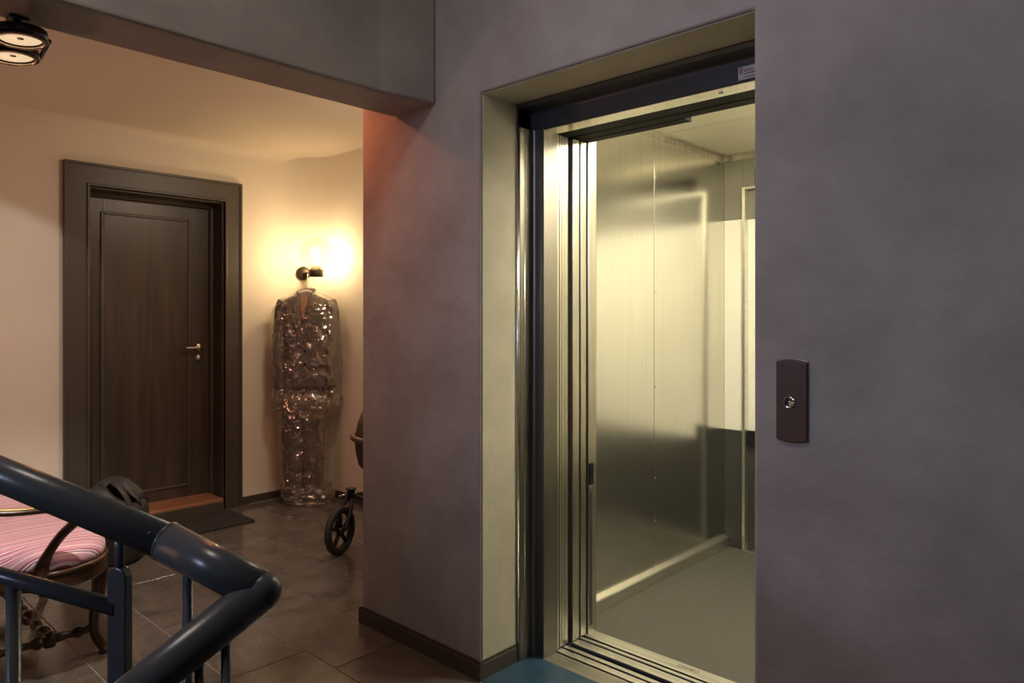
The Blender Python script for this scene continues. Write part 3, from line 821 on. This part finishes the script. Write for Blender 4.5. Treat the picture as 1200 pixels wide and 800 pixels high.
# back frame and padded back
bk = smooth_path([(-1.15, -1.43, 0.36), (-1.13, -1.47, 0.70), (-1.16, -1.52, 0.90), (-1.35, -1.54, 0.98), (-1.62, -1.55, 1.02), (-1.89, -1.54, 0.98), (-2.08, -1.52, 0.90), (-2.11, -1.47, 0.70), (-2.09, -1.43, 0.36)], 6)
tube('back_frame', bk, 0.022, M['wood'], st, seg=10)
bpad = []
for k in range(7):
    z = 0.50 + k * 0.067; y = -1.46 - 0.08 * (k / 6); hw = 0.44 - (0.06 if k in (0, 6) else 0) - (0.12 if k == 6 else 0)
    bpad.append([Vector((-1.62 + hw * math.cos(a), y + 0.03 * math.sin(a), z)) for a in [2 * PI * j / 24 for j in range(24)]])
bp = loft('back_pad', bpad, M['stripe'], st)
uvl = bp.data.uv_layers.new(name='UVMap')
for l in bp.data.loops:
    co = bp.data.vertices[l.vertex_index].co + ORG[bp]
    uvl.data[l.index].uv = (co.x, co.z)

# ------------------------------------------------------------------ black bag by the door
bg = thing('black_bag', (-2.36, -0.44, 0), 'slouching black fabric bag on the floor between settee and door', 'bag')
vx = Vector((0.7306, 0.6828, 0)); vy = Vector((-0.6828, 0.7306, 0)); bc = Vector((-2.34, -0.47, 0))
rings = []
NB = 40
for zz, a, b in ((0.0, 0.15, 0.10), (0.02, 0.175, 0.12), (0.14, 0.185, 0.13), (0.26, 0.185, 0.125), (0.34, 0.17, 0.11)):
    rg = []
    for j in range(NB):
        t = 2 * PI * j / NB
        c, s = math.cos(t), math.sin(t)
        e = 0.6
        x = a * math.copysign(abs(c) ** e, c); y = b * math.copysign(abs(s) ** e, s)
        wob = 0.012 * noise.noise(Vector((x * 9, y * 9, zz * 7)))
        rg.append(bc + vx * (x * (1 + wob * 4)) + vy * (y + wob) + Vector((0, 0, zz + (0.06 * (1 - (x / a) ** 2) + 0.03 * noise.noise(Vector((x * 12, y * 8, 3))) - 0.05 * max(0, x / a) if zz > 0.3 else 0))))
    rings.append(rg)
# folded top edge turning inward over a dark mouth
top = rings[-1]
mid = [p.lerp(bc + Vector((0, 0, p.z)), 0.18) + Vector((0, 0, 0.02)) for p in top]
inn = [p.lerp(bc + Vector((0, 0, p.z)), 0.3) + Vector((0, 0, -0.03)) for p in top]
loft('bag_body', rings + [mid, inn], M['bag'], bg, smooth=True)
loft('mouth', [[p + Vector((0, 0, 0.004)) for p in inn], [p.lerp(bc + Vector((0, 0, p.z)), 0.8) + Vector((0, 0, -0.06)) for p in inn]], M['bag_in'], bg)
flap = []
for k in range(9):
    u = -0.06 + k * 0.028
    row = []
    for j in range(9):
        v = j / 8
        row.append(bc + vx * (u + 0.01 * math.sin(j)) + vy * (0.10 - 0.10 * v) + Vector((0, 0, 0.385 + 0.045 * math.sin(PI * v) * (1 - (k - 3.5) ** 2 / 40) + 0.008 * math.sin(k * 1.7 + j) - 0.10 * max(0, (k - 4) / 4) ** 1.6)))
    flap.append(row)
loft('flap', flap, M['bag'], bg, cap=False, closed=False, solid=0.006)
hp = [bc + vx * (-0.02 + 0.02) + vy * 0.0 + Vector((0, 0, 0.38)), bc + vx * 0.06 - vy * 0.06 + Vector((0, 0, 0.425)), bc + vx * 0.13 - vy * 0.09 + Vector((0, 0, 0.38)), bc + vx * 0.175 - vy * 0.09 + Vector((0, 0, 0.29)), bc + vx * 0.192 - vy * 0.06 + Vector((0, 0, 0.20))]
tube('strap', smooth_path(hp, 6), 0.016, M['bag'], bg, seg=10, squash=0.35)

# ------------------------------------------------------------------ wall lamp with globe
GL = Vector((-2.60, 0.940, 1.738))
wl = thing('wall_lamp', (-2.92, 0.99, 1.61), 'lit wall lamp with a clear glass globe above the hanging suit', 'lamp')
lathe('wall_disc', [(0.0, 0), (0.05, 0), (0.05, 0.016), (0.044, 0.022), (0, 0.022)], (-2.859, 0.998, 1.612), (0.8, -0.6, 0), M['lamp_metal'], wl)
tube('arm', [(-2.855, 0.995, 1.61), (-2.60, 0.940, 1.61)], 0.010, M['lamp_metal'], wl, seg=12)
lathe('socket_cup', [(0, -0.03), (0.048, -0.03), (0.05, -0.025), (0.05, 0.02), (0.045, 0.022), (0.035, 0.022), (0.035, 0.045), (0.0, 0.045)], (GL.x, GL.y, 1.605), (0, 0, 1), M['lamp_metal'], wl)
prof = []
for k in range(15):
    a = -PI / 2 + 0.30 + (PI - 0.30) * k / 14
    prof.append((max(0.0, 0.115 * math.cos(a)) if k < 14 else 0.0, 0.115 * math.sin(a)))
bm = bmesh.new()
lathe('glass_globe', prof, GL, (0, 0, 1), M['globe'], wl, seg=40)
bulb = lathe('bulb', [(0.012, -0.055), (0.014, -0.04), (0.028, -0.015), (0.033, 0.005), (0.028, 0.026), (0.014, 0.038), (0.0, 0.04)], GL + Vector((0, 0, -0.02)), (0, 0, 1), M['bulb'], wl, seg=20)
lathe('bulb_cap', [(0.0, -0.085), (0.012, -0.085), (0.013, -0.055), (0.0, -0.055)], GL + Vector((0, 0, -0.02)), (0, 0, 1), M['wire'], wl, seg=14)

# ------------------------------------------------------------------ suit on a hanger, in clear film
SC = Vector((-2.650, 0.899, 0))           # centre of the hanging suit
sx, sy = Vector((0.7306, 0.6828, 0)), Vector((0.6828, -0.7306, 0))     # across, towards the room


def S(a, d, z):
    return SC + sx * a + sy * d + Vector((0, 0, z))


hg = thing('clothes_hanger', S(0, 0, 1.42), 'pale clothes hanger hooked over the wall lamp arm', 'hanger')
bar = smooth_path([S(-0.19, 0, 1.395), S(-0.12, 0, 1.425), S(-0.04, 0.0, 1.462), S(0, 0, 1.472), S(0.04, 0, 1.462), S(0.12, 0, 1.425), S(0.19, 0, 1.395)], 5)
tube('hanger_bar', bar, [0.010 + 0.014 * math.sin(PI * i / (len(bar) - 1)) for i in range(len(bar))], M['hanger'], hg, seg=10, squash=0.6)
hx = Vector((-2.70, 0.960, 1.61))
hook = smooth_path([S(0, 0, 1.47), S(0, -0.01, 1.54), Vector((hx.x, hx.y - 0.024, 1.585)), Vector((hx.x, hx.y - 0.018, 1.618)), Vector((hx.x, hx.y, 1.626)), Vector((hx.x, hx.y + 0.016, 1.615)), Vector((hx.x, hx.y + 0.018, 1.59))], 5)
tube('hook', hook, 0.0032, M['wire'], hg, seg=8)

suit = thing('suit', S(0, 0, 0.0), 'dark charcoal suit hanging in clear garment film under the wall lamp', 'suit')


def sect(z, hw, dep, dx=0.0, dd=0.0, n=40, e=0.75, wr=0.0, fr=9.0, seed=0):
    r = []
    for j in range(n):
        t = 2 * PI * j / n
        c, s = math.cos(t), math.sin(t)
        a = dx + hw * math.copysign(abs(c) ** e, c)
        d = dd + dep * math.copysign(abs(s) ** e, s)
        if wr:
            nv = noise.noise(Vector((a * fr, z * fr * 0.45, seed + s)))
            d += wr * nv; a += wr * 0.6 * noise.noise(Vector((z * fr, seed * 3.1, a * 2)))
        r.append(S(a, d, z))
    return r


# jacket body
def prof_lerp(tab, z):
    for (z0, *v0), (z1, *v1) in zip(tab, tab[1:]):
        if z1 <= z <= z0:
            t = (z0 - z) / (z0 - z1); t = t * t * (3 - 2 * t)
            return [p + (q - p) * t for p, q in zip(v0, v1)]
    return list(tab[-1][1:])


JT = [(1.462, 0.045, 0.035, 0.0), (1.44, 0.085, 0.045, 0.0), (1.40, 0.165, 0.055, 0.0), (1.34, 0.185, 0.07, 0.0), (1.15, 0.175, 0.08, 0.005), (1.0, 0.165, 0.075, 0.01), (0.88, 0.175, 0.075, 0.01), (0.80, 0.17, 0.07, 0.0)]
rings = []
for i in range(34):
    z = 1.462 - (1.462 - 0.80) * i / 33
    hw, dp, dx = prof_lerp(JT, z)
    rings.append(sect(z, hw, dp, dx, 0, 56, 0.8, 0.016 if i > 2 else 0.0, 11, 1.0))
jk = loft('jacket', rings, M['suit'], suit)
# lapels, collar, buttons, pocket flap
for s in (-1, 1):
    lp_ = [S(s * 0.040, 0.055, 1.455), S(s * 0.062, 0.075, 1.40), S(s * 0.085, 0.088, 1.30), S(s * 0.05, 0.098, 1.22), S(0.01 * s, 0.102, 1.10), S(0.0, 0.098, 1.16), S(s * 0.018, 0.085, 1.30), S(s * 0.028, 0.055, 1.43)]
    bm = bmesh.new(); vv = [bm.verts.new(p) for p in lp_]; bm.faces.new(vv)
    from_bm('lapel', bm, M['suit'], jk, solid=0.006)
tube('collar', smooth_path([S(-0.040, 0.045, 1.45), S(-0.052, 0.01, 1.475), S(-0.03, -0.035, 1.487), S(0.03, -0.035, 1.487), S(0.052, 0.01, 1.475), S(0.040, 0.045, 1.45)], 4), 0.016, M['suit'], jk, seg=8, squash=0.5)
bm = bmesh.new(); vv = [bm.verts.new(p) for p in (S(-0.026, 0.056, 1.445), S(0.026, 0.056, 1.445), S(0.016, 0.09, 1.36), S(0.0, 0.10, 1.26), S(-0.016, 0.09, 1.36))]; bm.faces.new(vv)
from_bm('lining', bm, M['shirt'], jk, solid=0.002)
for z in (1.06, 0.97):
    lathe('button', [(0, 0), (0.011, 0), (0.009, 0.005), (0, 0.004)], S(0.012, 0.088, z), sy, M['gear'], jk, seg=10)
bm = bmesh.new()
for p in (S(0.045, 0.092, 1.0), S(0.15, 0.07, 1.015), S(0.15, 0.075, 0.965), S(0.045, 0.097, 0.95)): bm.verts.new(p)
bm.faces.new(bm.verts[:])
from_bm('pocket_flap', bm, M['suit'], jk, solid=0.006)
# sleeves
for s, zend in ((-1, 0.80), (1, 0.815)):
    pth = smooth_path([S(s * 0.155, 0.0, 1.405), S(s * 0.178, 0.005, 1.34), S(s * 0.188, 0.015, 1.18), S(s * 0.188, 0.03, 1.02), S(s * 0.184, 0.04, 0.90), S(s * 0.18, 0.045, zend)], 7)
    bm = bmesh.new()
    rr = [0.056 - 0.016 * i / (len(pth) - 1) for i in range(len(pth))]
    rr[0] = 0.045
    bm_tube(bm, pth, rr, 18, 0.85)
    for v in bm.verts:
        nz = noise.noise(Vector((v.co.x * 16, v.co.y * 16, v.co.z * 9)))
        v.co += sy * 0.014 * nz + sx * 0.008 * noise.noise(v.co * 13)
    from_bm('sleeve', bm, M['suit'], jk, smooth=True)
# trousers
for s in (-1, 1):
    rings = []
    for i in range(30):
        t = i / 29; z = 0.86 - 0.80 * t
        hw = 0.088 - 0.022 * t; dp = 0.045 - 0.006 * t
        rings.append(sect(z, hw, dp, -0.018 + s * (0.072 - 0.004 * t), 0.012, 28, 0.8, 0.012, 10, 4 + s))
    loft('trouser_leg', rings, M['suit'], suit)
# film over the jacket and a second sleeve of film over the trousers, bunched at the floor
gf = thing('garment_film', S(0, 0, 0.0), 'crinkled clear plastic film wrapped around the hanging suit', 'garment bag')


def film_loft(name, tab, z0, z1, n, m, amp, fr, seed, mat):
    rings = []
    for i in range(n):
        z = z0 - (z0 - z1) * i / (n - 1)
        hw, dp, dx, dd = prof_lerp(tab, z)
        r = []
        for j in range(m):
            t = 2 * PI * j / m
            c, s = math.cos(t), math.sin(t)
            a = hw * math.copysign(abs(c) ** 0.75, c); d = dp * math.copysign(abs(s) ** 0.75, s)
            q = Vector((a * fr, d * fr * 1.5, z * fr * 0.7 + seed))
            k = 1 - 2 * abs(noise.noise(q)) + 0.6 * noise.noise(q * 2.7)
            out_ = amp * (k - 0.1)
            L = math.hypot(a, d) + 1e-6
            r.append(S(dx + a + a / L * out_ * 0.6, dd + d + d / L * out_, z))
        rings.append(r)
    return loft(name, rings, mat, gf, cap=False)


FT = [(1.475, 0.055, 0.05, 0, 0.0), (1.42, 0.18, 0.085, 0, 0.0), (1.36, 0.222, 0.11, 0, 0.005), (1.1, 0.232, 0.125, 0.0, 0.008), (0.9, 0.23, 0.125, 0.01, 0.01), (0.76, 0.225, 0.105, 0.0, 0.01), (0.66, 0.20, 0.09, -0.01, 0.01), (0.64, 0.20, 0.09, -0.01, 0.01)]
film_loft('upper_film', FT, 1.475, 0.64, 60, 80, 0.022, 12, 0.0, M['plastic'])
FT2 = [(0.74, 0.165, 0.085, -0.018, 0.012), (0.40, 0.160, 0.085, -0.018, 0.012), (0.16, 0.155, 0.085, -0.015, 0.012), (0.06, 0.16, 0.09, -0.005, 0.015), (0.012, 0.15, 0.085, 0.01, 0.02)]
film_loft('lower_film', FT2, 0.74, 0.012, 54, 70, 0.020, 13, 5.0, M['plastic'])
FT3 = [(0.79, 0.225, 0.11, 0.0, 0.01), (0.70, 0.232, 0.118, 0.005, 0.012), (0.62, 0.21, 0.10, -0.01, 0.01)]
film_loft('film_hem', FT3, 0.79, 0.62, 18, 80, 0.035, 18, 9.0, M['plastic2'])
FT4 = [(0.13, 0.155, 0.09, 0.0, 0.015), (0.06, 0.165, 0.10, 0.02, 0.02), (0.008, 0.15, 0.09, 0.03, 0.025)]
film_loft('film_bunch', FT4, 0.13, 0.010, 16, 80, 0.035, 20, 12.0, M['plastic2'])

# ------------------------------------------------------------------ pram behind the pier
pr = thing('pram', (-1.15, 0.62, 0), 'black framed pram with brown carrycot, half hidden behind the pier', 'pram')
tn = bmesh.new(); bm_tube(tn, [(0, 0, 0)] * 1 + [(0, 0, 0.001)], 0.01); tn.free()


def wheel(cx, cy, r, ang):
    ax = Vector((math.cos(ang), math.sin(ang), 0))
    hd = Vector((-ax.y, ax.x, 0))
    c = Vector((cx, cy, r))
    bm = bmesh.new()
    N, m = 36, 10
    rg = []
    for i in range(N):
        a = 2 * PI * i / N; rad = hd * math.cos(a) + Vector((0, 0, math.sin(a)))
        rg.append([bm.verts.new(c + rad * (r - 0.021 + 0.021 * math.cos(b)) + ax * 0.020 * math.sin(b)) for b in [2 * PI * k / m for k in range(m)]])
    for i in range(N):
        for k in range(m):
            bm.faces.new((rg[i][k], rg[i][(k + 1) % m], rg[(i + 1) % N][(k + 1) % m], rg[(i + 1) % N][k]))
    w_ = from_bm('wheel', bm, M['rubber'], pr, smooth=True)
    lathe('hub', [(0, -0.02), (0.018, -0.02), (0.02, 0), (0.018, 0.02), (0, 0.02)], c, ax, M['stroller'], w_, seg=16)
    for k in range(5):
        a = 2 * PI * k / 5 + 0.3; rad = hd * math.cos(a) + Vector((0, 0, math.sin(a)))
        tube('spoke', [c + rad * 0.015, c + rad * (r - 0.035)], [0.014, 0.011], M['stroller'], w_, seg=8, squash=0.8)
    return c, ax, hd


FWX, FWY = -1.522, 0.425
c, ax, hd = wheel(FWX, FWY, 0.131, math.radians(22))
# swivel fork and its head tube
for s in (1, -1):
    tube('fork', smooth_path([c + ax * 0.030 * s, c + ax * 0.031 * s + Vector((0, 0, 0.09)) + hd * 0.05, c + ax * 0.016 * s + Vector((0, 0, 0.165)) + hd * 0.10], 4), 0.0115, M['stroller'], pr, seg=10)
hb = c + hd * 0.105 + Vector((0, 0, 0.15))
lathe('swivel_head', [(0, 0), (0.022, 0), (0.022, 0.045), (0.028, 0.048), (0.028, 0.058), (0, 0.060)], hb, (0, 0, 1), M['stroller'], pr, seg=16)
tube('brake_lever', [hb + Vector((-0.02, -0.02, 0.02)), hb + Vector((-0.05, -0.045, 0.012))], 0.006, M['chrome'], pr, seg=8)
wheel(-1.45, 0.92, 0.131, math.radians(80))
tube('front_fork', [(-1.45, 0.92, 0.131), (-1.42, 0.92, 0.31)], 0.014, M['stroller'], pr)
wheel(-0.80, 0.40, 0.14, math.radians(90))
wheel(-0.80, 0.98, 0.14, math.radians(90))
hbt = hb + Vector((0, 0, 0.022))
tube('frame_tube', [hbt, (-1.38, 0.50, hbt.z), (-0.80, 0.45, 0.17)], 0.014, M['stroller'], pr)
tube('frame_tube', [(-1.42, 0.92, 0.30), (-1.36, 0.88, 0.28), (-0.80, 0.93, 0.17)], 0.014, M['stroller'], pr)
tube('cross_tube', [hbt + Vector((0.03, 0.02, 0)), (-1.42, 0.92, 0.30)], 0.012, M['stroller'], pr)
for y in (0.47, 0.91):
    tube('upright', [(-1.20, y, 0.24), (-1.05, y, 0.52), (-0.78, y, 0.98)], 0.012, M['stroller'], pr)
tube('handlebar', [(-0.78, 0.47, 0.98), (-0.74, 0.47, 1.03), (-0.74, 0.91, 1.03), (-0.78, 0.91, 0.98)], 0.014, M['stroller'], pr)
rings = []
for z, gx, gy in ((0.45, 0.22, 0.12), (0.46, 0.28, 0.16), (0.51, 0.33, 0.195), (0.58, 0.345, 0.21), (0.655, 0.35, 0.215), (0.73, 0.335, 0.20), (0.79, 0.31, 0.185)):
    rings.append([Vector((-1.10 + gx * math.copysign(abs(math.cos(t)) ** 0.7, math.cos(t)), 0.585 + gy * math.copysign(abs(math.sin(t)) ** 0.7, math.sin(t)), z)) for t in [2 * PI * j / 40 for j in range(40)]])
loft('carrycot', rings, M['pram'], pr)
rim = [Vector((-1.10 + 0.358 * math.copysign(abs(math.cos(t)) ** 0.7, math.cos(t)), 0.585 + 0.222 * math.copysign(abs(math.sin(t)) ** 0.7, math.sin(t)), 0.655)) for t in [2 * PI * j / 40 for j in range(41)]]
tube('rim', rim, 0.016, M['pram_rim'], pr, seg=10)

# ------------------------------------------------------------------ twin ceiling spot under the beam
sp = thing('twin_ceiling_spot', (-0.48, -1.28, 2.097), 'black ceiling fixture with two round lit spot lamps under the beam', 'spotlight')
L1, L2 = Vector((-0.405, -1.294, 2.036)), Vector((-0.548, -1.280, 2.030))
box('mount_plate', (-0.485, -0.44, -1.31, -1.265, 2.089, 2.097), M['spot_black'], sp, bevel=0.002)
tube('stem', [(-0.465, -1.287, 2.092), (-0.475, -1.287, 2.035)], 0.010, M['spot_black'], sp, seg=10)
tube('gimbal_bar', [L1 + Vector((0.0, 0.066, 0.0)), L2 + Vector((0.0, 0.066, 0.0))], 0.006, M['spot_black'], sp, seg=10)
tube('gimbal_bar', [L1 + Vector((0.0, -0.066, 0.0)), L2 + Vector((0.0, -0.066, 0.0))], 0.006, M['spot_black'], sp, seg=10)
for L in (L1, L2):
    ax_ = Vector((0.06, 0.05, -1)).normalized()
    b_ = lathe('lamp_housing', [(0.048, -0.012), (0.062, -0.009), (0.0635, 0.018), (0.058, 0.020), (0.056, 0.006), (0.0, 0.004), (0.0, -0.012)], L, ax_, M['spot_black'], sp, seg=36)
    lathe('lamp_ring', [(0.057, 0.0195), (0.053, 0.0225), (0.0500, 0.020), (0.0510, 0.014), (0.057, 0.0195)], L, ax_, M['spot_ring'], b_, seg=36)
    lathe('reflector', [(0.049, 0.012), (0.030, 0.007), (0.012, 0.0055), (0.0, 0.0055)], L, ax_, M['spot_glow'], b_, seg=32)
    lathe('lamp_cap', [(0.0, 0.013), (0.008, 0.013), (0.010, 0.006), (0.0, 0.006)], L, ax_, M['spot_ring'], b_, seg=14)
light('spot_lamp_a', 'SPOT', (-0.43, -1.27, 1.99), (-1.75, -0.8, 0.0), 95, (1.0, 0.90, 0.80), 0.03, spot=60, blend=0.5)
light('spot_lamp_b', 'SPOT', (-0.57, -1.25, 1.99), (-2.92, -1.15, 0.88), 55, (1.0, 0.92, 0.86), 0.04, spot=52, blend=0.15)
